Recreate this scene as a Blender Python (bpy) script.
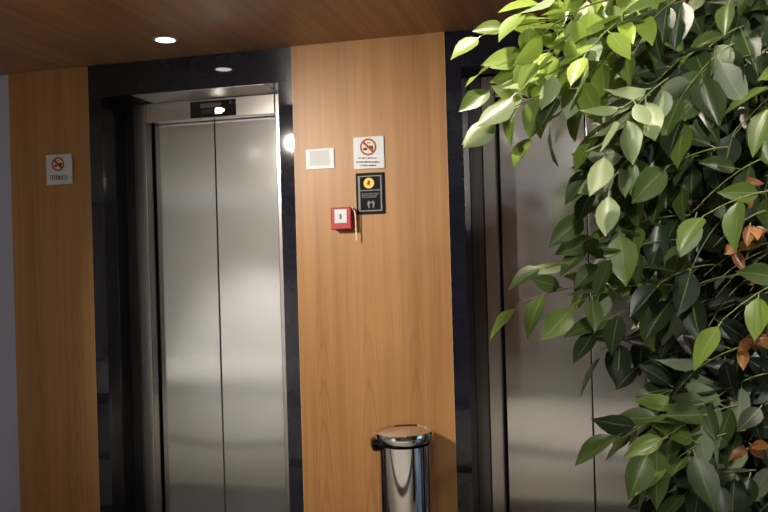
import bpy, bmesh, math, random
from mathutils import Vector, Matrix, noise
import numpy as np

for _o in list(bpy.data.objects):
    bpy.data.objects.remove(_o, do_unlink=True)
C = bpy.context.scene.collection
S = bpy.context.scene
R = math.radians

# ------------------------------------------------------------------ camera
FPX, YAW, DIST, EYE, ROLL = 800.0, math.atan(0.25), 3.39, 1.45, 0.028
cam = bpy.data.cameras.new('camera')
cam.sensor_width = 36.0
cam.lens = 36.0 * FPX / 768.0
cam.clip_start = 0.05
camo = bpy.data.objects.new('camera', cam)
C.objects.link(camo)
camo.matrix_world = (Matrix.Translation((0, -DIST, EYE)) @ Matrix.Rotation(YAW, 4, 'Z')
                     @ Matrix.Rotation(R(90), 4, 'X') @ Matrix.Rotation(-ROLL, 4, 'Z'))
S.camera = camo

# ------------------------------------------------------------------ world / exposure
S.view_settings.view_transform = 'Standard'
S.view_settings.look = 'None'
S.view_settings.exposure = 0.1
S.view_settings.gamma = 1.0
S.view_settings.use_curve_mapping = False
try:
    S.cycles.use_denoising = True
    S.cycles.max_bounces = 8
    S.cycles.sample_clamp_indirect = 6.0
    S.cycles.caustics_reflective = False
    S.cycles.caustics_refractive = False
except Exception:
    pass
W = bpy.data.worlds.new('world')
S.world = W
W.use_nodes = True
wn = W.node_tree
bgn = wn.nodes['Background']
sky = wn.nodes.new('ShaderNodeTexSky')
sky.sky_type = 'HOSEK_WILKIE'
sky.turbidity = 4.0
sky.sun_direction = (0.3, 0.6, 0.75)
wn.links.new(sky.outputs[0], bgn.inputs[0])
bgn.inputs[1].default_value = 5.0

# ------------------------------------------------------------------ helpers
def ray(px, py):
    u = px - 384.0; v = py - 256.0
    u, v = u - ROLL * v, v + ROLL * u
    s, c = math.sin(YAW), math.cos(YAW)
    return Vector((-FPX * s + u * c, FPX * c + u * s, -v))
def at(px, py, y=0.0):
    """photo point on the vertical plane at this y"""
    d = ray(px, py)
    return Vector((0, -DIST, EYE)) + d * ((y + DIST) / d.y)
def at_depth(px, py, z):
    return Vector((0, -DIST, EYE)) + ray(px, py) * (z / FPX)

def lin(r, g, b):
    f = lambda x: (x / 255 / 12.92) if x <= 10 else ((x / 255 + 0.055) / 1.055) ** 2.4
    return (f(r), f(g), f(b), 1.0)

def mat(name, col, rough=0.5, metal=0.0, spec=0.5, emit=None, estr=0.0, coat=0.0, mottle=0.0):
    m = bpy.data.materials.new(name); m.use_nodes = True
    nt = m.node_tree; p = nt.nodes['Principled BSDF']
    p.inputs['Base Color'].default_value = col
    p.inputs['Roughness'].default_value = rough
    p.inputs['Metallic'].default_value = metal
    p.inputs['Specular IOR Level'].default_value = spec
    p.inputs['Coat Weight'].default_value = coat
    if emit:
        p.inputs['Emission Color'].default_value = emit
        p.inputs['Emission Strength'].default_value = estr
    if mottle:
        tc = nt.nodes.new('ShaderNodeTexCoord'); nz = nt.nodes.new('ShaderNodeTexNoise')
        nz.inputs['Scale'].default_value = 14.0; nz.inputs['Detail'].default_value = 5.0
        nt.links.new(tc.outputs['Object'], nz.inputs['Vector'])
        mx = nt.nodes.new('ShaderNodeMix'); mx.data_type = 'RGBA'
        mx.inputs[6].default_value = col
        mx.inputs[7].default_value = tuple(min(1, c * (1 + mottle)) for c in col[:3]) + (1,)
        nt.links.new(nz.outputs['Fac'], mx.inputs[0])
        nt.links.new(mx.outputs[2], p.inputs['Base Color'])
    return m

def node_math(nt, op, a, b=None, clamp=False):
    n = nt.nodes.new('ShaderNodeMath'); n.operation = op; n.use_clamp = clamp
    for i, x in enumerate((a, b)):
        if x is None: continue
        if isinstance(x, (int, float)): n.inputs[i].default_value = x
        else: nt.links.new(x, n.inputs[i])
    return n.outputs[0]

def wood_material(name, dark, light, along, across, rough=0.45, cathedral=0.0, coat=0.0):
    """laminate: grain runs along the axis 'along', streaks across the axis 'across'"""
    m = bpy.data.materials.new(name); m.use_nodes = True
    nt = m.node_tree; p = nt.nodes['Principled BSDF']
    tc = nt.nodes.new('ShaderNodeTexCoord')
    sp = nt.nodes.new('ShaderNodeSeparateXYZ'); nt.links.new(tc.outputs['Object'], sp.inputs[0])
    A = sp.outputs['XYZ'.index(across)]; L = sp.outputs['XYZ'.index(along)]
    def streak(ka, kl, detail, seed):
        cb = nt.nodes.new('ShaderNodeCombineXYZ')
        nt.links.new(node_math(nt, 'MULTIPLY', A, ka), cb.inputs[0])
        nt.links.new(node_math(nt, 'MULTIPLY', L, kl), cb.inputs[1])
        cb.inputs[2].default_value = seed
        nz = nt.nodes.new('ShaderNodeTexNoise'); nz.inputs['Scale'].default_value = 1.0
        nz.inputs['Detail'].default_value = detail; nz.inputs['Roughness'].default_value = 0.6
        nt.links.new(cb.outputs[0], nz.inputs['Vector'])
        return nz.outputs['Fac']
    fine = streak(190, 2.2, 3, 3.1)
    mid = streak(38, 0.7, 4, 8.7)
    broad = streak(9, 0.35, 2, 1.3)
    v = node_math(nt, 'ADD', node_math(nt, 'MULTIPLY', fine, 0.20), node_math(nt, 'MULTIPLY', mid, 0.45))
    v = node_math(nt, 'ADD', v, node_math(nt, 'MULTIPLY', broad, 0.35))
    if cathedral:
        # flat-sawn arches repeating with the veneer leaves
        t = node_math(nt, 'PINGPONG', node_math(nt, 'ADD', A, 0.93), 0.105)
        t2 = node_math(nt, 'MULTIPLY', node_math(nt, 'MULTIPLY', t, t), 800.0)
        warp = node_math(nt, 'MULTIPLY', streak(7, 1.1, 3, 5.5), 2.6)
        ph = node_math(nt, 'ADD', node_math(nt, 'ADD', t2, node_math(nt, 'MULTIPLY', L, 4.6)), warp)
        s = node_math(nt, 'SINE', node_math(nt, 'MULTIPLY', ph, 6.2832))
        s = node_math(nt, 'MULTIPLY', node_math(nt, 'POWER', node_math(nt, 'MAXIMUM', s, 0.0), 2.5), cathedral)
        low = node_math(nt, 'MULTIPLY', node_math(nt, 'SUBTRACT', 1.6, L), 1.4, True)
        v = node_math(nt, 'SUBTRACT', v, node_math(nt, 'MULTIPLY', s, low))
    rp = nt.nodes.new('ShaderNodeValToRGB')
    rp.color_ramp.elements[0].position = 0.30; rp.color_ramp.elements[0].color = dark
    rp.color_ramp.elements[1].position = 0.68; rp.color_ramp.elements[1].color = light
    nt.links.new(v, rp.inputs[0]); nt.links.new(rp.outputs[0], p.inputs['Base Color'])
    p.inputs['Roughness'].default_value = rough
    p.inputs['Coat Weight'].default_value = coat
    p.inputs['Coat Roughness'].default_value = 0.2
    return m

def steel_material(name, col, rough, bump=0.0, along='Z', wave=0.0, soft=0.16):
    m = mat(name, col, rough, 1.0)
    nt = m.node_tree; p = nt.nodes['Principled BSDF']
    tc = nt.nodes.new('ShaderNodeTexCoord'); mp = nt.nodes.new('ShaderNodeMapping')
    mp.inputs['Scale'].default_value = {'Z': (900, 900, 6), 'X': (6, 900, 900)}[along]
    nt.links.new(tc.outputs['Object'], mp.inputs[0])
    nz = nt.nodes.new('ShaderNodeTexNoise'); nz.inputs['Scale'].default_value = 1.0
    nz.inputs['Detail'].default_value = 2.0
    nt.links.new(mp.outputs[0], nz.inputs['Vector'])
    r = node_math(nt, 'ADD', node_math(nt, 'MULTIPLY', nz.outputs['Fac'], rough * 0.6), rough * 0.7)
    nt.links.new(r, p.inputs['Roughness'])
    p2 = nt.nodes.new('ShaderNodeBsdfPrincipled'); p2.inputs['Base Color'].default_value = col
    p2.inputs['Metallic'].default_value = 1.0; p2.inputs['Roughness'].default_value = 0.52
    ms = nt.nodes.new('ShaderNodeMixShader'); ms.inputs[0].default_value = soft
    nt.links.new(p.outputs[0], ms.inputs[1]); nt.links.new(p2.outputs[0], ms.inputs[2])
    nt.links.new(ms.outputs[0], nt.nodes['Material Output'].inputs['Surface'])
    if wave:
        nz2 = nt.nodes.new('ShaderNodeTexNoise'); nz2.inputs['Scale'].default_value = 2.2
        nz2.inputs['Detail'].default_value = 0.0
        nt.links.new(tc.outputs['Object'], nz2.inputs['Vector'])
        bp = nt.nodes.new('ShaderNodeBump'); bp.inputs['Strength'].default_value = 1.0
        bp.inputs['Distance'].default_value = wave
        nt.links.new(nz2.outputs['Fac'], bp.inputs['Height']); nt.links.new(bp.outputs[0], p.inputs['Normal'])
    return m

M = {}
M['wood'] = wood_material('oak_laminate', lin(148, 103, 58), lin(192, 144, 90), 'Z', 'X', 0.42, 0.09)
M['wood_ceiling'] = wood_material('ceiling_laminate', lin(122, 87, 58), lin(190, 144, 104), 'Y', 'X', 0.40, 0.0, 0.0)
M['wood_edge'] = mat('laminate_edge', lin(205, 165, 120), 0.5)
M['granite'] = mat('black_granite', lin(22, 25, 36), 0.045, 0.0, 0.55, mottle=0.6)
M['steel'] = steel_material('brushed_steel', (0.67, 0.675, 0.69, 1), 0.10, wave=0.004)
M['steel_frame'] = steel_material('brushed_steel_frame', (0.56, 0.545, 0.54, 1), 0.2)
M['soffit_steel'] = steel_material('soffit_steel', (0.5, 0.47, 0.45, 1), 0.5)
M['dark_steel'] = steel_material('dark_steel', (0.17, 0.17, 0.18, 1), 0.24)
M['chrome'] = mat('polished_steel', (0.78, 0.78, 0.79, 1), 0.05, 1.0)
M['dark_gap'] = mat('dark_shaft', lin(10, 10, 12), 0.8)
M['black_gloss'] = mat('black_display', lin(8, 8, 10), 0.12, 0, 0.6)
M['black_matte'] = mat('black_plastic', lin(4, 4, 5), 0.5, 0, 0.12)
M['grey_line'] = mat('grey_print', lin(128, 134, 140), 0.5)
M['dim_print'] = mat('dim_print', lin(92, 92, 96), 0.5)
M['paint_cool_light'] = mat('cool_light_paint', lin(186, 192, 226), 0.8, mottle=0.06)  # wall paint with the cool light falling on it put into the colour
M['paint_white'] = mat('white_paint', lin(225, 222, 216), 0.8, mottle=0.04)
M['sign_white'] = mat('white_sign', lin(220, 227, 236), 0.4)
M['label_grey'] = mat('pale_label', lin(205, 212, 218), 0.5)
M['cream'] = mat('cream_print', lin(238, 220, 188), 0.5)
M['sign_red'] = mat('red_print', lin(150, 36, 36), 0.5)
M['sign_black'] = mat('black_print', lin(22, 20, 22), 0.5)
M['yellow'] = mat('yellow_print', lin(245, 212, 80), 0.45)
M['red_plastic'] = mat('red_plastic', lin(176, 26, 32), 0.35)
M['strap'] = mat('pale_strap', lin(228, 205, 190), 0.5)
M['bag'] = mat('black_bag_film', lin(9, 9, 10), 0.25)
M['lamp_glow'] = mat('lamp_glow', (1, 1, 1, 1), 0.5, emit=(1.0, 0.93, 0.84, 1), estr=11.0)
M['lamp_ring'] = mat('lamp_ring', lin(225, 222, 215), 0.4)
M['floor_tile'] = mat('beige_tile', lin(206, 202, 192), 0.16, 0, 0.5, mottle=0.08)
M['floor_dark'] = mat('dark_tile', lin(48, 47, 48), 0.12, 0, 0.5, mottle=0.1)
M['wood_back'] = wood_material('back_wall_laminate', lin(120, 80, 52), lin(160, 112, 74), 'Z', 'X', 0.5)
M['window_frame'] = mat('window_frame', lin(70, 72, 76), 0.4)
M['pot'] = mat('pot_ceramic', lin(60, 58, 56), 0.4, mottle=0.2)
M['soil'] = mat('soil', lin(40, 30, 22), 0.9, mottle=0.5)
M['bark'] = mat('bark', lin(92, 78, 60), 0.8, mottle=0.6)
M['twig'] = mat('twig', lin(122, 128, 74), 0.5, mottle=0.2)

def glass_material():
    m = bpy.data.materials.new('window_glass'); m.use_nodes = True
    nt = m.node_tree; nt.nodes.clear()
    o = nt.nodes.new('ShaderNodeOutputMaterial'); mx = nt.nodes.new('ShaderNodeMixShader')
    t = nt.nodes.new('ShaderNodeBsdfTransparent'); g = nt.nodes.new('ShaderNodeBsdfGlossy')
    g.inputs['Roughness'].default_value = 0.02
    f = nt.nodes.new('ShaderNodeFresnel'); f.inputs['IOR'].default_value = 1.45
    nt.links.new(f.outputs[0], mx.inputs[0]); nt.links.new(t.outputs[0], mx.inputs[1])
    nt.links.new(g.outputs[0], mx.inputs[2]); nt.links.new(mx.outputs[0], o.inputs[0])
    return m
M['glass'] = glass_material()

def leaf_material(name, stops, midrib):
    m = bpy.data.materials.new(name); m.use_nodes = True
    nt = m.node_tree; p = nt.nodes['Principled BSDF']; out = nt.nodes['Material Output']
    at_ = nt.nodes.new('ShaderNodeAttribute'); at_.attribute_name = 'tint'
    rp = nt.nodes.new('ShaderNodeValToRGB')
    e = rp.color_ramp.elements
    e[0].position, e[0].color = stops[0]; e[1].position, e[1].color = stops[-1]
    for pos, col in stops[1:-1]:
        k = e.new(pos); k.color = col
    nt.links.new(at_.outputs['Fac'], rp.inputs[0])
    uv = nt.nodes.new('ShaderNodeUVMap'); uv.uv_map = 'uv'
    sp = nt.nodes.new('ShaderNodeSeparateXYZ'); nt.links.new(uv.outputs[0], sp.inputs[0])
    d = node_math(nt, 'ABSOLUTE', node_math(nt, 'SUBTRACT', sp.outputs[0], 0.5))
    rib = node_math(nt, 'SUBTRACT', 1.0, node_math(nt, 'MULTIPLY', d, 26.0), True)
    side = node_math(nt, 'SINE', node_math(nt, 'MULTIPLY', node_math(nt, 'SUBTRACT', sp.outputs[1], node_math(nt, 'MULTIPLY', d, 0.7)), 60.0))
    side = node_math(nt, 'MULTIPLY', node_math(nt, 'POWER', node_math(nt, 'MAXIMUM', side, 0.0), 6.0), 0.07)
    fac = node_math(nt, 'ADD', node_math(nt, 'MULTIPLY', rib, 0.55), side, True)
    mx = nt.nodes.new('ShaderNodeMix'); mx.data_type = 'RGBA'
    nt.links.new(fac, mx.inputs[0]); nt.links.new(rp.outputs[0], mx.inputs[6]); mx.inputs[7].default_value = midrib
    geo = nt.nodes.new('ShaderNodeNewGeometry')
    under = nt.nodes.new('ShaderNodeMix'); under.data_type = 'RGBA'
    nt.links.new(node_math(nt, 'MULTIPLY', geo.outputs['Backfacing'], 0.6), under.inputs[0])
    nt.links.new(mx.outputs[2], under.inputs[6]); under.inputs[7].default_value = lin(176, 190, 158)
    nt.links.new(under.outputs[2], p.inputs['Base Color'])
    p.inputs['Roughness'].default_value = 0.36
    p.inputs['Specular IOR Level'].default_value = 0.55
    tr = nt.nodes.new('ShaderNodeBsdfTranslucent'); nt.links.new(mx.outputs[2], tr.inputs[0])
    ms = nt.nodes.new('ShaderNodeMixShader'); ms.inputs[0].default_value = 0.22
    nt.links.new(p.outputs[0], ms.inputs[1]); nt.links.new(tr.outputs[0], ms.inputs[2])
    nt.links.new(ms.outputs[0], out.inputs['Surface'])
    return m
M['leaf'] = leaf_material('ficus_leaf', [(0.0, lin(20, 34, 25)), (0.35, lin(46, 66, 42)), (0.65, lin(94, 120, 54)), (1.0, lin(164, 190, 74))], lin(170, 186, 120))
M['dry_leaf'] = leaf_material('dry_leaf', [(0.0, lin(120, 74, 36)), (1.0, lin(196, 136, 70))], lin(206, 160, 100))

# --- mesh helpers
def link(name, bm, m, parent=None, smooth=False, bevel=0.0):
    me = bpy.data.meshes.new(name)
    bmesh.ops.recalc_face_normals(bm, faces=bm.faces[:])
    bm.to_mesh(me); bm.free()
    for p in me.polygons: p.use_smooth = smooth
    for mm in (m if isinstance(m, (list, tuple)) else [m]): me.materials.append(mm)
    o = bpy.data.objects.new(name, me); C.objects.link(o)
    if parent: o.parent = parent
    if bevel:
        b = o.modifiers.new('bevel', 'BEVEL'); b.width = bevel; b.segments = 2; b.limit_method = 'ANGLE'
    return o
def box(bm, x0, x1, y0, y1, z0, z1, mi=0):
    vs = [bm.verts.new((x, y, z)) for x in (x0, x1) for y in (y0, y1) for z in (z0, z1)]
    for f in ((0, 1, 3, 2), (4, 6, 7, 5), (0, 4, 5, 1), (2, 3, 7, 6), (0, 2, 6, 4), (1, 5, 7, 3)):
        bm.faces.new([vs[i] for i in f]).material_index = mi
def boxes(name, lst, m, parent=None, bevel=0.0):
    bm = bmesh.new()
    for b in lst: box(bm, *b)
    return link(name, bm, m, parent, False, bevel)
def lathe(bm, prof, n=48, cx=0, cy=0, close=True):
    rings = []
    for r, z in prof:
        if r < 1e-6: rings.append([bm.verts.new((cx, cy, z))])
        else: rings.append([bm.verts.new((cx + r * math.cos(2 * math.pi * k / n), cy + r * math.sin(2 * math.pi * k / n), z)) for k in range(n)])
    for a, b in zip(rings, rings[1:]):
        for k in range(n):
            q = [a[k % len(a)], a[(k + 1) % len(a)], b[(k + 1) % len(b)], b[k % len(b)]]
            q2 = []
            for v in q:
                if v not in q2: q2.append(v)
            if len(q2) >= 3: bm.faces.new(q2)
def empty(name, loc, label=None, cat=None, group=None, kind=None):
    o = bpy.data.objects.new(name, None); C.objects.link(o); o.location = loc
    o.empty_display_size = 0.05
    return tag(o, label, cat, group, kind)
def tag(o, label=None, cat=None, group=None, kind=None):
    if label: o['label'] = label
    if cat: o['category'] = cat
    if group: o['group'] = group
    if kind: o['kind'] = kind
    return o
def disc(bm, cx, cz, r, y0, y1, n=40, r_in=0.0, sx=1.0):
    """flat round plate or ring standing on a vertical plane, between y0 (front) and y1 (back)"""
    F = [[bm.verts.new((cx + sx * rr * math.cos(2 * math.pi * k / n), y, cz + rr * math.sin(2 * math.pi * k / n))) for k in range(n)]
         for (rr, y) in ((r, y1), (r, y0))]
    for k in range(n): bm.faces.new([F[0][k], F[0][(k + 1) % n], F[1][(k + 1) % n], F[1][k]])
    if r_in:
        G = [[bm.verts.new((cx + sx * r_in * math.cos(2 * math.pi * k / n), y, cz + r_in * math.sin(2 * math.pi * k / n))) for k in range(n)]
             for y in (y1, y0)]
        for k in range(n):
            bm.faces.new([F[1][k], F[1][(k + 1) % n], G[1][(k + 1) % n], G[1][k]])
            bm.faces.new([G[0][k], G[0][(k + 1) % n], G[1][(k + 1) % n], G[1][k]])
    else:
        bm.faces.new(F[1])
def slab(bm, pts, y0, y1):
    """polygon in x,z given thickness from y0 (front) to y1 (back)"""
    f = [bm.verts.new((x, y0, z)) for x, z in pts]; b = [bm.verts.new((x, y1, z)) for x, z in pts]
    n = len(pts)
    bm.faces.new(f); bm.faces.new(b[::-1])
    for k in range(n): bm.faces.new([f[k], f[(k + 1) % n], b[(k + 1) % n], b[k]])

# ------------------------------------------------------------------ the setting
CEIL = 2.402
X0, X1, Y1 = -7.2, 3.6, -7.6
PX = [(-2.29, -1.25), (-0.555, 0.585)]          # granite portals
boxes('floor', [(X0 - .1, X1 + .1, Y1 - .1, 1.2, -0.1, 0.0)], M['floor_tile'])['kind'] = 'structure'
tag(boxes('floor_border', [(X0, X1, -0.85, 0.24, 0.0, 0.0015), (X0, X1, -2.05, -1.85, 0.0, 0.0015), (X0, X1, -4.6, -3.95, 0.0, 0.0015)], M['floor_dark']), kind='structure')
tag(boxes('ceiling', [(X0 - .1, X1 + .1, -1.25, 1.2, CEIL, CEIL + .1)], M['wood_ceiling']), kind='structure')
tag(boxes('ceiling_plaster', [(X0 - .1, X1 + .1, Y1 - .1, -1.25, CEIL + .02, CEIL + .12)], M['paint_white']), kind='structure')
# elevator wall behind the cladding, open at the two shafts
wl = [(X0, -2.29, 0.015, 0.6, 0, CEIL), (-1.25, -0.555, 0.015, 0.6, 0, CEIL), (0.585, X1, 0.015, 0.6, 0, CEIL)]
tag(boxes('wall_front', wl, M['paint_cool_light'], bevel=0), kind='structure')
tag(boxes('wall_shaft', [(X0, X1, 0.6, 0.7, 0, CEIL)], M['dark_gap']), kind='structure')
for nm, (a, b), lab in (('trim_1', (-2.735, -2.2895), 'shaded oak laminate wall panel left of the left elevator'),
                        ('trim_2', (-1.2505, -0.5545), 'lit oak laminate wall panel between the two elevators'),
                        ('trim_3', (0.5845, 1.5), 'oak laminate wall panel right of the right elevator')):
    bm = bmesh.new(); box(bm, a + .002, b - .002, -0.001, 0.0149, 0.0, CEIL - .0005)
    o = link(nm, bm, M['wood']); tag(o, lab, 'wall panel', kind='structure')
    bm = bmesh.new()
    box(bm, a, a + .002, -0.0012, 0.0149, 0, CEIL - .0005); box(bm, b - .002, b, -0.0012, 0.0149, 0, CEIL - .0005)
    link('edge_banding', bm, M['wood_edge'], o)
# rest of the lobby, behind and beside the viewer
tag(boxes('wall_back', [(X0, -6.4, Y1 - .1, Y1, 0, CEIL), (-6.4, -3.4, Y1 - .1, Y1, 0, CEIL), (-3.4, -3.3, Y1 - .1, Y1, 0, CEIL), (-0.6, X1, Y1 - .1, Y1, 0, CEIL)], M['paint_white']), kind='structure')
tag(boxes('wall_cladding', [(-3.3, -0.6, Y1 - .1, Y1 + .02, 0, CEIL)], M['wood_back']), kind='structure')
tag(boxes('wall_left', [(X0 - .1, X0, Y1 - .1, 0.7, 0, CEIL)], M['paint_white']), kind='structure')
WR = (-2.3, -0.4, 0.35, 2.15)
tag(boxes('wall_right', [(X1, X1 + .1, Y1 - .1, WR[0], 0, CEIL + .02), (X1, X1 + .1, WR[1], 0.7, 0, CEIL + .02), (X1, X1 + .1, WR[0], WR[1], 0, WR[2]), (X1, X1 + .1, WR[0], WR[1], WR[3], CEIL + .02)], M['paint_white']), kind='structure')
def window(name, horizontal, a, b, z0, z1, plane):
    t = 0.03
    def q(u0, u1, w0, w1, d0, d1):
        return (u0, u1, plane + d0, plane + d1, w0, w1) if horizontal else (plane + d0, plane + d1, u0, u1, w0, w1)
    lst = [q(a, b, z0, z0 + .05, -t, t), q(a, b, z1 - .05, z1, -t, t)]
    n = 3
    for k in range(n + 1):
        u = a + (b - a - .05) * k / n
        lst.append(q(u, u + .05, z0 + .05, z1 - .05, -t, t))
    o = boxes(name, lst, M['window_frame']); o['kind'] = 'structure'
    boxes('pane', [q(a + .04, b - .04, z0 + .04, z1 - .04, -.004, .004)], M['glass'], o)
    L = bpy.data.lights.new('window_portal', 'AREA'); L.shape = 'RECTANGLE'
    L.size = (b - a); L.size_y = z1 - z0
    L.cycles.is_portal = True
    lo = bpy.data.objects.new('window_portal', L); C.objects.link(lo)
    if horizontal:
        lo.location = ((a + b) / 2, plane - .06, (z0 + z1) / 2); lo.rotation_euler = (R(90), 0, R(180))
    else:
        sg = 1 if plane > 0 else -1
        lo.location = (plane + .06 * sg, (a + b) / 2, (z0 + z1) / 2); lo.rotation_euler = (R(90), 0, R(90) * sg)
    return o
window('window_1', False, WR[0], WR[1], WR[2], WR[3], X1 + .05)

# ------------------------------------------------------------------ ceiling lamps (one in view, others inferred or added)
def downlight(x, y, power, label, zc=CEIL, cone=120, radius=0.046, blend=0.6, tint=(1.0, 0.87, 0.72)):
    t = empty('downlight', (x, y, zc), label, 'ceiling light', 'recessed ceiling downlights')
    bm = bmesh.new(); lathe(bm, [(radius - .006, 0.0), (radius - .006, -.002), (radius + .004, -.003), (radius + .006, 0.0)], 40)
    link('trim_ring', bm, M['lamp_ring'], t, True)
    bm = bmesh.new(); lathe(bm, [(radius - .006, -.0012), (0, -.0016)], 40)
    link('diffuser', bm, M['lamp_glow'], t, True)
    L = bpy.data.lights.new('lamp', 'SPOT'); L.energy = power; L.color = tint
    L.spot_size = R(cone); L.spot_blend = blend; L.shadow_soft_size = 0.035
    lo = bpy.data.objects.new('lamp', L); C.objects.link(lo); lo.parent = t; lo.location = (0, 0, -0.012)
    return t
downlight(-1.715, -0.285, 9, 'small round lit downlight in the wood ceiling before the left elevator', cone=84)
ZP = CEIL + .02
downlight(-6.5, -2.4, 60, 'added unseen downlight brightening the white left wall', ZP, cone=90, tint=(1, .97, .94))  # added lamp: the lit wall gives the bin its pale reflected strip
downlight(-0.30, -2.05, 45, 'round lit downlight above the left side of the ficus', ZP, cone=140)
downlight(0.95, -1.65, 40, 'round lit downlight above the right side of the ficus', ZP, cone=140)
downlight(-1.0, -4.6, 25, 'added unseen downlight behind the viewer for frontal fill', ZP, cone=150)  # added fill light from the camera side
downlight(-0.6, -2.9, 150, 'added unseen downlight pooling light on the floor before the viewer', ZP, cone=78, blend=.5, tint=(1, .93, .87))  # added lamp: a bright floor pool for the doors to reflect
downlight(-2.9, -2.9, 80, 'added unseen downlight pooling light on the floor left of the viewer', ZP, cone=78, blend=.5, tint=(1, .93, .87))  # added lamp, second floor pool reflected in the left doors
downlight(-4.8, -6.5, 330, 'added unseen downlight washing the white back wall', ZP, cone=100, tint=(1, .97, .95))  # added wall wash that brightens the reflection in the left doors
def spotlight(x, y, z, target, power, cone, label, blend=1.0, tint=(1.0, 0.88, 0.74)):
    t = empty('spotlight', (x, y, z), label, 'spotlight', 'lobby spotlights')
    q = (Vector(target) - Vector((x, y, z))).to_track_quat('-Z', 'Y')
    bm = bmesh.new(); lathe(bm, [(.0, .10), (.036, .10), (.040, .09), (.040, 0), (.036, 0), (.036, .012)], 32)
    h = link('lamp_head', bm, M['lamp_ring'], t, True); h.rotation_euler = q.to_euler()
    bm = bmesh.new(); lathe(bm, [(.036, .012), (0, .012)], 32)
    g = link('lamp_lens', bm, M['lamp_glow'], t, True); g.rotation_euler = q.to_euler()
    bm = bmesh.new(); lathe(bm, [(.012, .04), (.012, CEIL + .02 - z)], 16)
    link('stem', bm, M['lamp_ring'], t, True)
    L = bpy.data.lights.new('lamp', 'SPOT'); L.energy = power; L.color = tint
    L.spot_size = R(cone); L.spot_blend = blend; L.shadow_soft_size = 0.022
    lo = bpy.data.objects.new('lamp', L); C.objects.link(lo); lo.parent = t
    lo.rotation_euler = q.to_euler(); lo.location = q @ Vector((0, 0, -.006))
spotlight(0.35, -3.45, 2.30, (0.45, -1.75, 1.72), 75, 60, 'added unseen spotlight turned to the ficus', tint=(1, .95, .88))  # added lamp, lights the leaves from the front without reaching the left panel
spotlight(-2.05, -2.15, 2.30, (-0.75, 0, 1.05), 235, 76, 'adjustable ceiling spotlight turned to the oak panel between the elevators')

# ------------------------------------------------------------------ elevators
OPEN_TOP, HEAD, DF, DD = 2.246, 2.146, 0.20, 0.27
def elevator(name, px, label):
    a, b = px
    c = (a + b) / 2
    oa, ob = a + .068, b - .068                 # granite opening
    fa, fb = oa + .117, ob - .098               # clear opening of the steel frame
    root = empty(name, (c, 0.0, 0.0), label, 'elevator', kind='structure')
    L = lambda x: x - c
    def lb(nm, lst, m, par=root, bev=0.0):
        return boxes(nm, [(L(q[0]), L(q[1])) + tuple(q[2:]) for q in lst], m, par, bev)
    lb('granite_surround', [(a + .0005, oa, 0.0005, DD, 0, CEIL - .001), (ob, b - .0005, 0.0005, DD, 0, CEIL - .001), (oa, ob, 0.0005, DD, OPEN_TOP, CEIL - .001)], M['granite'])
    lb('soffit', [(fa + .045, fb + .03, 0.004, DF + .05, OPEN_TOP - .002, OPEN_TOP - .0003)], M['soffit_steel'])
    for s, (u0, u1) in enumerate(((oa, fa), (fb, ob))):
        w0, w1 = (u0 + .056, u1) if s == 0 else (u0, u1 - .056)
        g0, g1 = (u0 + .0005, u0 + .0555) if s == 0 else (u1 - .0555, u1 - .0005)
        lb('dark_jamb', [(g0, g1, DF - .001, DD + .006, 0, OPEN_TOP - .0025)], M['dark_steel'], root, .002)
        lb('jamb', [(w0, w1, DF, DD - .008, 0, OPEN_TOP - .0025)], M['steel_frame'], root, .005)
    hd = lb('transom', [(fa + .001, fb - .001, DF + .001, DF + .05, HEAD, OPEN_TOP - .003)], M['steel_frame'], root, .003)
    lb('shaft_lining', [(fa - .05, fb + .05, DD + .045, DD + .05, 0, OPEN_TOP)], M['dark_gap'])
    g = c + .004
    for u0, u1 in ((fa + .010, g - .0025), (g + .0025, fb - .008)):
        lb('door_panel', [(u0, u1, DD, DD + .035, 0.01, HEAD + .02)], M['steel'], root, .0025)
    # floor indicator in the transom
    i0, i1, z0, z1 = c - .087, c + .153, OPEN_TOP - .094, OPEN_TOP - .014
    ind = lb('indicator_panel', [(i0, i1, DF - .004, DF + .001, z0, z1)], M['black_gloss'], root, .0015)
    lb('display', [(i0 + .055, i1 - .075, DF - .006, DF - .004, z0 + .046, z1 - .012)], M['dim_print'], ind)
    lb('display', [(i0 + .06, i1 - .12, DF - .0055, DF - .004, z0 + .018, z1 - .040)], M['sign_black'], ind)
    lit = lb('lamp', [(i0 + .135, i0 + .168, DF - .0065, DF - .004, z0 + .014, z0 + .040), (i0 + .165, i0 + .180, DF - .0065, DF - .004, z0 + .022, z0 + .036)], M['lamp_glow'], ind, .001)
    lb('sensor', [(i1 - .030, i1 - .018, DF - .0055, DF - .004, z1 - .022, z1 - .010)], M['dim_print'], ind)
    lb('sill', [(oa, ob, 0.006, DD + .04, 0.002, 0.008)], M['steel_frame'])
    return root
elevator('door_1', PX[0], 'left elevator with closed brushed steel doors in a black granite surround')
elevator('door_2', PX[1], 'right elevator with closed steel doors, half hidden by the ficus')

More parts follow.
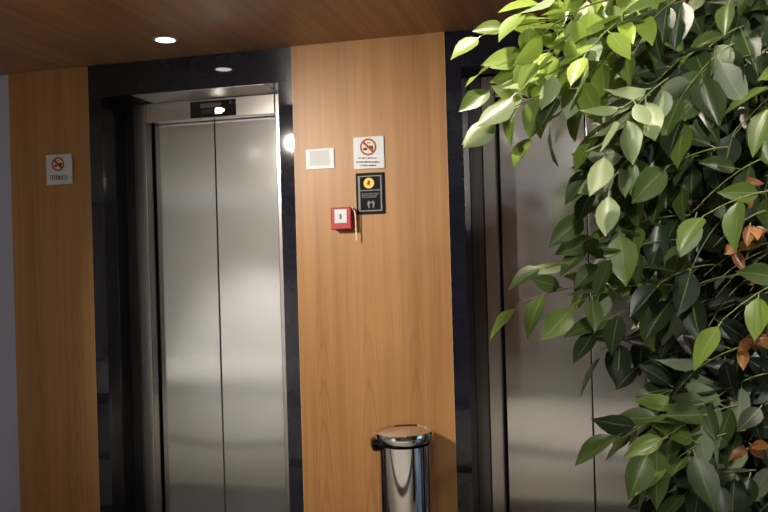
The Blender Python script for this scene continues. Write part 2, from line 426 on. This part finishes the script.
# ------------------------------------------------------------------ things on the wall
PLANE = -0.001
def no_smoking(name, x0, x1, z0, z1, cx, cz, r, label, lines, strokes, standoff=False):
    c = ((x0 + x1) / 2, PLANE, (z0 + z1) / 2)
    t = empty(name, c, label, 'sign')
    ox, oz = c[0], c[2]
    T = -0.007
    back = 0.0
    if standoff:
        T = -0.016; back = -0.010
        boxes('spacer', [(x0 - ox + .02, x1 - ox - .02, back, 0.0, z0 - oz + .02, z1 - oz - .02)], M['black_matte'], t)
    boxes('plate', [(x0 - ox, x1 - ox, T, back, z0 - oz, z1 - oz)], M['sign_white'], t, .0015)
    bm = bmesh.new(); disc(bm, cx - ox, cz - oz, r * .93, T - .0006, T); link('disc', bm, M['cream'], t)
    u, w = cx - ox, cz - oz
    bm = bmesh.new()
    box(bm, u - r * .62, u - r * .12, T - .0012, T - .0005, w - r * .38, w - r * .08)     # cigarette and smoke
    box(bm, u + r * .05, u + r * .62, T - .0012, T - .0005, w - r * .22, w + r * .12)
    box(bm, u + r * .42, u + r * .58, T - .0012, T - .0005, w - r * .50, w - r * .22)
    box(bm, u - r * .1, u + r * .25, T - .0012, T - .0005, w + r * .42, w + r * .52)
    link('pictogram', bm, M['sign_black'], t)
    bm = bmesh.new(); disc(bm, u, w, r, T - .0016, T, r_in=r * .80)
    d = r * .90 * .7071; h = r * .11 * .7071 * 1.2
    slab(bm, [(u - d - h, w + d - h), (u - d + h, w + d + h), (u + d + h, w - d + h), (u + d - h, w - d - h)], T - .0018, T - .0004)
    link('prohibition_ring', bm, M['sign_red'], t)
    bm = bmesh.new()
    for k, (a, b, z, hh) in enumerate(lines + strokes):
        box(bm, a - ox, b - ox, T - .0008, T, z - hh - oz, z + hh - oz)
    link('lettering', bm, M['sign_black'] if lines else M['dim_print'], t)
    return t
rr = random.Random(5)
def dashes(px0, px1, py, h):
    out = []; x = px0
    while x < px1:
        w = rr.uniform(1.2, 3.2)
        a = at(x, py); b = at(min(px1, x + w), py)
        out.append((a.x, b.x, a.z, h * rr.uniform(.75, 1.1)))
        x += w + rr.uniform(.25, .9)
    return out
p = at(368.7, 147.2)
no_smoking('no_smoking_sign', -0.971, -0.832, 1.834, 1.974, p.x, p.z, 0.037,
           'square white no-smoking sign with red ring above the black sign on the lit panel',
           dashes(359, 377, 158.4, .0028) + dashes(357, 380, 162.4, .0030) + dashes(361, 376.5, 165.7, .0028), [])
p = at(58.6, 164.6)
st = []
x = 50.8
while x < 67.5:
    a = at(x, 178.3 + rr.uniform(-.5, .5)); st.append((a.x + .01, a.x + .01 + rr.uniform(.0025, .006), a.z, rr.uniform(.009, .014)))
    x += rr.uniform(1.2, 2.0)
no_smoking('no_smoking_sign', -2.521, -2.378, 1.840, 1.985, p.x + .010, p.z, 0.0335,
           'white no-smoking sign alone on the dark wood panel left of the left elevator', [], st, True)

# blank white plate
t = empty('wall_plate', (-1.127, PLANE, 1.890), 'blank white rectangular plate on the wood, left of the no-smoking sign', 'plate')
boxes('plate', [(-.066, .066, -.005, 0, -.045, .045)], M['sign_white'], t, .0012)
boxes('insert', [(-.048, .042, -.0062, -.005, -.029, .036)], M['label_grey'], t, .0005)

# extinguisher style black sign
bx0, bx1, bz0, bz1 = -0.964, -0.835, 1.635, 1.816
c = ((bx0 + bx1) / 2, PLANE, (bz0 + bz1) / 2)
t = empty('black_sign', c, 'black upright safety sign with yellow circle and grey border', 'sign')
hw, hh = (bx1 - bx0) / 2, (bz1 - bz0) / 2
boxes('plate', [(-hw, hw, -.006, 0, -hh, hh)], M['black_matte'], t, .001)
i, w_ = .0125, .006
boxes('border', [(-hw + i - .003, -hw + i + w_, -.0068, -.006, -hh + i, hh - i), (hw - i - w_, hw - i, -.0068, -.006, -hh + i, hh - i),
                 (-hw + i, hw - i, -.0067, -.006, hh - i - w_ * .7, hh - i), (-hw + i, hw - i, -.0067, -.006, -hh + i, -hh + i + w_ * .8),
                 (-hw + i, hw - i, -.0067, -.006, .012, .0155)], M['grey_line'], t)
p = at(369.3, 183.3); u, w = p.x - c[0], p.z - c[2]
bm = bmesh.new(); disc(bm, u, w, .0235, -.0070, -.006)
cir = link('yellow_disc', bm, M['yellow'], t)
bm = bmesh.new(); disc(bm, u, w + .006, .006, -.0076, -.006, 20); box(bm, u - .008, u + .005, -.0075, -.006, w - .008, w + .002)
link('pictogram', bm, M['sign_red'], cir)
bm = bmesh.new()
for k in range(3):
    x = -.040
    while x < .034 - .006 * k:
        ww = rr.uniform(.004, .009); box(bm, x, x + ww, -.0066, -.006, -.001 - .0075 * k - .0024, -.001 - .0075 * k + .0024); x += ww + .0016
link('lettering', bm, M['dim_print'], t)
bm = bmesh.new()
for s in (-1, 1):
    pts = [(s * .002, -.036), (s * .010, -.032), (s * .016, -.040), (s * .015, -.052), (s * .009, -.066), (s * .006, -.060), (s * .009, -.048), (s * .003, -.044)]
    slab(bm, [(x + .002, z) for x, z in pts], -.0067, -.006)
link('emblem', bm, M['grey_line'], t)

# red call point
cx, cz = -1.0225, 1.6190
t = empty('fire_alarm_call_point', (cx, PLANE, cz), 'red square fire alarm call point with white centre on the lit wood panel', 'fire alarm')
D_ = .052
boxes('housing', [(-.046, .046, -D_, 0, -.048, .048)], M['red_plastic'], t, .004)
boxes('face_label', [(-.029, .026, -D_ - .0012, -D_ + .001, -.020, .040)], M['sign_white'], t, .0004)
boxes('push_glass', [(-.006, .003, -D_ - .0022, -D_ - .0012, -.003, .020)], M['dim_print'], t, .0004)
bm = bmesh.new()
lathe(bm, [(0, .0), (.006, .001), (.008, .006), (.006, .011), (0, .012)], 16)
for v in bm.verts: v.co += Vector((.050, -.036, .036))
knob = link('key_knob', bm, M['sign_white'], t, True)
bm = bmesh.new()
prev = None
pts = [(.053, -.036, .040), (.059, -.034, .018), (.0605, -.032, -.015), (.060, -.030, -.050), (.0605, -.030, -.098)]
for q in pts:
    ring = [bm.verts.new((q[0] + dx, q[1] + dy, q[2])) for dx, dy in ((-.0028, -.001), (.0028, -.001), (.0028, .001), (-.0028, .001))]
    if prev:
        for k in range(4): bm.faces.new([prev[k], prev[(k + 1) % 4], ring[(k + 1) % 4], ring[k]])
    else: bm.faces.new(ring)
    prev = ring
bm.faces.new(prev[::-1])
link('strap', bm, M['strap'], t)

# ------------------------------------------------------------------ litter bin
BX, BY, BH, BR = -0.746, -0.152, 0.670, 0.108
t = empty('trash_bin', (BX, BY, 0), 'polished round steel trash bin with lid and black bag before the wood panel', 'trash bin')
bm = bmesh.new(); lathe(bm, [(0, .012), (BR, .012), (BR, BH), (BR - .004, BH), (BR - .004, .05), (0, .05)], 96)
o = link('body', bm, M['chrome'], t, True)
o.modifiers.new('e', 'EDGE_SPLIT').split_angle = R(40)
bm = bmesh.new(); lathe(bm, [(0, 0), (BR + .004, 0), (BR + .006, .006), (BR + .004, .018), (BR + .001, .022)], 64)
link('base_ring', bm, M['black_matte'], t, True)
bm = bmesh.new(); lathe(bm, [(.1195, .685), (.1215, .689), (.1215, .717), (.119, .7235), (.113, .7250), (.107, .7195), (.07, .726), (.03, .730), (0, .731)], 96)
for v in bm.verts:                                 # the lid sits a little askew and its skirt dips at the front
    v.co.z += 0.002 * v.co.x / .12 + (0.004 * math.cos(3 * math.atan2(v.co.y, v.co.x)) if v.co.z < .71 else 0)
lid = link('lid', bm, M['chrome'], t, True)
lid.modifiers.new('e', 'EDGE_SPLIT').split_angle = R(50)
bm = bmesh.new()
n = 120; rows = []
for j, (r0, z) in enumerate(((.109, .702), (.117, .699), (.120, .687), (.112, .670), (.1055, .655))):
    row = []
    for k in range(n):
        a = 2 * math.pi * k / n
        left = max(0.0, math.cos(a - R(195))) ** 5
        rk = (r0 if j < 1 else 0.1095 + (r0 - 0.1095) * (.25 + .75 * min(1, left * 2.5))) + .002 * math.sin(17 * a + j) * (j > 0) + .020 * left * (1 if 0 < j < 4 else .5)
        zk = (z, z, z, .681, .678)[j] + (.0015 * math.sin(9 * a + 1) - (0, .004, .018, .036, .036)[j] * left + .002 * math.cos(a)) * (j > 0)
        row.append(bm.verts.new((rk * math.cos(a), rk * math.sin(a), zk)))
    rows.append(row)
for a_, b_ in zip(rows, rows[1:]):
    for k in range(n): bm.faces.new([a_[k], a_[(k + 1) % n], b_[(k + 1) % n], b_[k]])
link('bag', bm, M['bag'], t, True)
boxes('pedal', [(-.03, .03, -.165, -.10, .012, .022)], M['black_matte'], t, .003)

# ------------------------------------------------------------------ ficus
rnd = random.Random(11)
TR = at_depth(835, 300, 1.95); TR.z = 0
FICUS = empty('ficus_tree', (TR.x, TR.y, 0), 'big green leafy ficus in the right foreground, covering the right elevator', 'tree')
LV, LF, LUV, LT = [], [], [], []
DV, DFc, DUV, DT = [], [], [], []
TS = [0, .10, .24, .42, .60, .77, .90, 1.0]
PRO = [.0, .52, .90, 1.0, .86, .55, .22, .0]
def leaf(base, direc, normal, L, Wd, tint, dry=False):
    V, Fs, U, T = (DV, DFc, DUV, DT) if dry else (LV, LF, LUV, LT)
    y = direc.normalized(); x = y.cross(normal)
    if x.length < 1e-4: x = y.cross(Vector((1, .3, .2)))
    x.normalize(); z = x.cross(y)
    bend = rnd.uniform(.02, .20) * L * (2.2 if dry else 1); fold = rnd.uniform(.08, .42); tw = rnd.uniform(-.5, .5)
    pet = .12 * L; b0 = len(V)
    wob = rnd.uniform(0, 6.28); wa = rnd.uniform(.0, .06) * (3 if dry else 1)
    curve = rnd.uniform(-.10, .10) * L
    for i, (t_, w_) in enumerate(zip(TS, PRO)):
        hw_ = .5 * Wd * w_
        cen = base + y * (pet + t_ * L) - z * (bend * t_ * t_) + x * (curve * t_ * t_)
        ca, sa = math.cos(tw * t_), math.sin(tw * t_)
        xx = x * ca + z * sa; zz = z * ca - x * sa
        for k, s in enumerate((-1, -.5, 0, .5, 1)):
            lift = fold * hw_ * (abs(s) ** 1.3) + wa * hw_ * math.sin(wob + t_ * 9 + s * 2) * abs(s) * 2
            V.append(cen + xx * (hw_ * s) + zz * lift)
            U.append((k / 4, t_)); T.append(tint)
    for i in range(len(TS) - 1):
        for k in range(4):
            q = b0 + i * 5 + k
            Fs.append((q, q + 1, q + 6, q + 5))
    # petiole
    b1 = len(V)
    for pnt in (base, base + y * pet * 1.1):
        for dx in (-.0011, .0011):
            V.append(pnt + x * dx); U.append((.5, 0)); T.append(min(1, tint + .1))
    Fs.append((b1, b1 + 1, b1 + 3, b1 + 2))
TWIGS = []
def hollow(p_):
    """the open, leafless gap deep in the crown"""
    d = p_ - Vector((0, -DIST, EYE)); s_, c_ = math.sin(YAW), math.cos(YAW)
    z = -d.x * s_ + d.y * c_
    if z < .2 or z > 1.85: return False
    u = FPX * (d.x * c_ + d.y * s_) / z; v = -FPX * d.z / z
    return ((u - 352) / 44) ** 2 + ((v - 12) / 82) ** 2 < 1
def spray(a, b, n, tint, L=.078, droop=.06, spread=.85, scat=.12, first=.02, hand=False, flip=.10):
    """a twig from a to b that sags, with alternate leaves and one at the tip"""
    d = b - a; ln = d.length
    pts = []
    for k in range(7):
        s = k / 6
        pts.append(a + d * s + Vector((0, 0, droop * ln * (4 * s * (1 - s)))) )
    TWIGS.append((pts, .0018, .0009))
    def pt(s):
        f = s * 6; i_ = min(5, int(f)); return pts[i_].lerp(pts[i_ + 1], f - i_)
    out = Vector(((b.x - TR.x), (b.y - TR.y), .05))
    if out.length < .1: out = Vector((-.3, -1, .1))
    out.normalize()
    for k in range(n):
        s = first + (1 - first) * (k + .5) / n
        if k == n - 1: s = 1.0
        p_ = pt(min(1, s)); td = (pt(min(1, s + .05)) - pt(max(0, s - .1))).normalized()
        view = (Vector((0, -DIST, EYE)) - p_).normalized()
        side = td.cross(Vector((0, -1, .2))).normalized() * (1 if k % 2 else -1)
        j = Vector((rnd.gauss(0, 1), rnd.gauss(0, 1), rnd.gauss(0, 1)))
        if k == n - 1: dv = td + j * .12 + Vector((0, 0, -.35))
        else: dv = td * .75 + side * spread + Vector((0, 0, -.45)) + j * .25
        nv = out * .8 + Vector((0, -.35, .75)) + Vector((rnd.gauss(0, 1), rnd.gauss(0, 1), rnd.gauss(0, 1))) * .48
        if rnd.random() < flip: nv = -nv
        if not hand and hollow(p_): continue
        l_ = L * rnd.uniform(.75, 1.15)
        leaf(p_ + j * .003, dv, nv, l_, l_ * rnd.uniform(.46, .60), max(0, min(1, tint + rnd.gauss(0, scat))))
P = at_depth
# outer sprays that make the left outline (start, end, leaves, tint)
HAND = [  # high tints at the upper left hold the lamplight on those leaves
    ((645, 25, 1.62), (480, 36, 1.50), 9, .78), ((640, 50, 1.60), (496, 66, 1.46), 10, .80),
    ((625, 45, 1.55), (492, 92, 1.45), 10, .82), ((630, 60, 1.58), (492, 116, 1.48), 10, .85),
    ((640, 70, 1.60), (530, 138, 1.52), 8, .70), ((650, -5, 1.6), (524, 10, 1.5), 9, .85),
    ((660, -20, 1.6), (560, -12, 1.5), 8, .8), ((600, 20, 1.5), (540, 60, 1.42), 7, .9),
    ((655, 40, 1.55), (560, 95, 1.42), 8, .72), ((640, 10, 1.5), (585, 55, 1.4), 7, .8), ((610, 0, 1.5), (545, 32, 1.43), 7, .85),
    ((710, 90, 1.6), (598, 126, 1.48), 9, .45), ((700, 120, 1.6), (598, 165, 1.5), 9, .42),
    ((700, 160, 1.6), (592, 185, 1.5), 8, .40), ((690, 185, 1.6), (588, 212, 1.5), 9, .45),
    ((690, 215, 1.6), (588, 245, 1.52), 9, .5), ((690, 240, 1.6), (600, 262, 1.5), 8, .45),
    ((670, 262, 1.65), (545, 268, 1.62), 7, .66), ((665, 285, 1.62), (518, 303, 1.55), 8, .68),
    ((670, 285, 1.6), (572, 305, 1.5), 8, .62), ((690, 300, 1.6), (595, 325, 1.5), 9, .45),
    ((700, 330, 1.7), (600, 350, 1.62), 8, .2), ((720, 350, 1.7), (640, 365, 1.6), 8, .15),
    ((745, 385, 1.6), (640, 402, 1.5), 8, .35), ((730, 400, 1.5), (622, 438, 1.42), 9, .5),
    ((740, 405, 1.5), (645, 452, 1.38), 10, .52), ((745, 430, 1.5), (668, 465, 1.4), 9, .5),
    ((755, 470, 1.5), (690, 492, 1.42), 8, .3), ((760, 500, 1.5), (680, 530, 1.45), 8, .3),
    ((800, 190, 1.4), (705, 215, 1.3), 4, .7), ((820, 270, 1.4), (722, 320, 1.28), 4, .72),
]
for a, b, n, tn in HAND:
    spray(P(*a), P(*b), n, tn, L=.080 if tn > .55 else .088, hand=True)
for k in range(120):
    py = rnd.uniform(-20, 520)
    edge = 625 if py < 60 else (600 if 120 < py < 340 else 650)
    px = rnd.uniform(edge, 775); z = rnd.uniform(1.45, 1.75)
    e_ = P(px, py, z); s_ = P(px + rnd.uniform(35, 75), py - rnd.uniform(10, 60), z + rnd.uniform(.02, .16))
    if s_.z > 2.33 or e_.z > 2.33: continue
    spray(s_, e_, rnd.choice((5, 6, 7)), (.22 if py < 240 or px < 640 else .10) + (.22 if rnd.random() < .2 else 0) + (.16 if py < 110 else 0), L=.088, scat=.10)  # low and inner sprays darker, top ones lighter: shading put into the tint
for a, b, n in (((668, 78, 1.46), (604, 150, 1.37), 7), ((650, 95, 1.45), (612, 118, 1.36), 5), ((585, 85, 1.46), (498, 116, 1.42), 5), ((590, 60, 1.45), (520, 92, 1.40), 5), ((640, 150, 1.5), (606, 190, 1.4), 5)):
    spray(P(*a), P(*b), n, .75, L=.080, hand=True, flip=.85)  # pale undersides turned outward stand in for the sheen on glossy leaves
# the crown: twigs from the trunk outward through a lumpy ellipsoid
CC = Vector((TR.x, TR.y, 1.42))
def crown_r(dv):
    return .50 + .07 * noise.noise(dv * 2.3 + Vector((3, 1, 7)))
count = 0
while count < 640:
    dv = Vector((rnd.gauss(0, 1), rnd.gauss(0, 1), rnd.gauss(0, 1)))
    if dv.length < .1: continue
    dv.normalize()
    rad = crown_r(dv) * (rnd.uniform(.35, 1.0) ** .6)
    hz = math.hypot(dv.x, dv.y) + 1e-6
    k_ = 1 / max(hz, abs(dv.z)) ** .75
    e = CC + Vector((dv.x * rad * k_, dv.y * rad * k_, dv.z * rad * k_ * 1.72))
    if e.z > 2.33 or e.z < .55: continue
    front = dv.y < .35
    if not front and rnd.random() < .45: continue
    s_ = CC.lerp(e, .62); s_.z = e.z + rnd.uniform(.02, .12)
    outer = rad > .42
    spray(s_, e + Vector((0, 0, -.03)), 7, (.30 if outer and e.z > 1.45 else .16 if outer else .10) + (.14 if rnd.random() < .2 else 0) + (.10 if e.z > 1.8 else 0), L=.094, scat=.10)  # inner and lower leaves tinted darker, crown shade put into their colour
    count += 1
# a few withered leaves
for px, py, z in ((742, 186, 1.42), (752, 228, 1.40), (738, 243, 1.44), (745, 340, 1.38), (757, 332, 1.4), (748, 442, 1.36)):
    b_ = P(px, py, z)
    for k in range(3):
        leaf(b_ + Vector((rnd.uniform(-.012, .012), rnd.uniform(-.01, .01), rnd.uniform(-.012, .012))),
             Vector((rnd.uniform(-1, 1), -.3, rnd.uniform(-1, .4))), Vector((rnd.uniform(-.4, .4), -1, .4)), rnd.uniform(.03, .045), .02, rnd.random(), True)
def leaf_mesh(name, V, Fs, U, T, m):
    me = bpy.data.meshes.new(name)
    me.from_pydata([v - FICUS.location for v in V], [], Fs)
    uvl = me.uv_layers.new(name='uv')
    li = np.empty(len(me.loops), dtype=np.int32); me.loops.foreach_get('vertex_index', li)
    ua = np.array(U, dtype=np.float32)[li]; uvl.data.foreach_set('uv', ua.ravel())
    ta = me.attributes.new('tint', 'FLOAT', 'POINT'); ta.data.foreach_set('value', np.array(T, dtype=np.float32))
    me.polygons.foreach_set('use_smooth', [True] * len(me.polygons))
    me.materials.append(m); me.update()
    o = bpy.data.objects.new(name, me); C.objects.link(o); o.parent = FICUS
    return o
leaf_mesh('foliage', LV, LF, LUV, LT, M['leaf'])
tag(leaf_mesh('withered_leaves', DV, DFc, DUV, DT, M['dry_leaf']), 'curled orange brown dry leaves')
def tube(bm, pts, r0, r1, n=5):
    prev = None
    for k, p_ in enumerate(pts):
        d = (pts[min(k + 1, len(pts) - 1)] - pts[max(k - 1, 0)]).normalized()
        x = d.cross(Vector((.3, .2, 1)) if abs(d.z) < .9 else Vector((1, 0, 0))).normalized(); y = d.cross(x)
        r = r0 + (r1 - r0) * k / (len(pts) - 1)
        ring = [bm.verts.new(p_ - FICUS.location + x * r * math.cos(2 * math.pi * q / n) + y * r * math.sin(2 * math.pi * q / n)) for q in range(n)]
        if prev:
            for q in range(n): bm.faces.new([prev[q], prev[(q + 1) % n], ring[(q + 1) % n], ring[q]])
        prev = ring
bm = bmesh.new()
for pts, r0, r1 in TWIGS: tube(bm, pts, r0, r1, 4)
tag(link('twigs', bm, M['twig'], FICUS, True), kind='stuff')
bm = bmesh.new()
tube(bm, [Vector((TR.x + .012 * math.sin(k * 1.3), TR.y + .012 * math.cos(k), .28 + k * .2)) for k in range(10)], .026, .010, 10)
for k in range(46):
    z = .75 + 1.35 * k / 45; a = k * 2.4
    e = Vector((TR.x + .34 * math.cos(a), TR.y + .34 * math.sin(a), min(2.2, z + .18)))
    s_ = Vector((TR.x, TR.y, z))
    tube(bm, [s_, s_.lerp(e, .5) + Vector((0, 0, .03)), e], .007, .003, 6)
link('trunk', bm, M['bark'], FICUS, True)
bm = bmesh.new(); lathe(bm, [(0, 0), (.13, 0), (.165, .30), (.17, .32), (.155, .32), (.15, .28), (.0, .28)], 48)
link('pot', bm, M['pot'], FICUS, True)
bm = bmesh.new(); lathe(bm, [(.149, .281), (.08, .288), (0, .292)], 32)
link('soil', bm, M['soil'], FICUS, True)
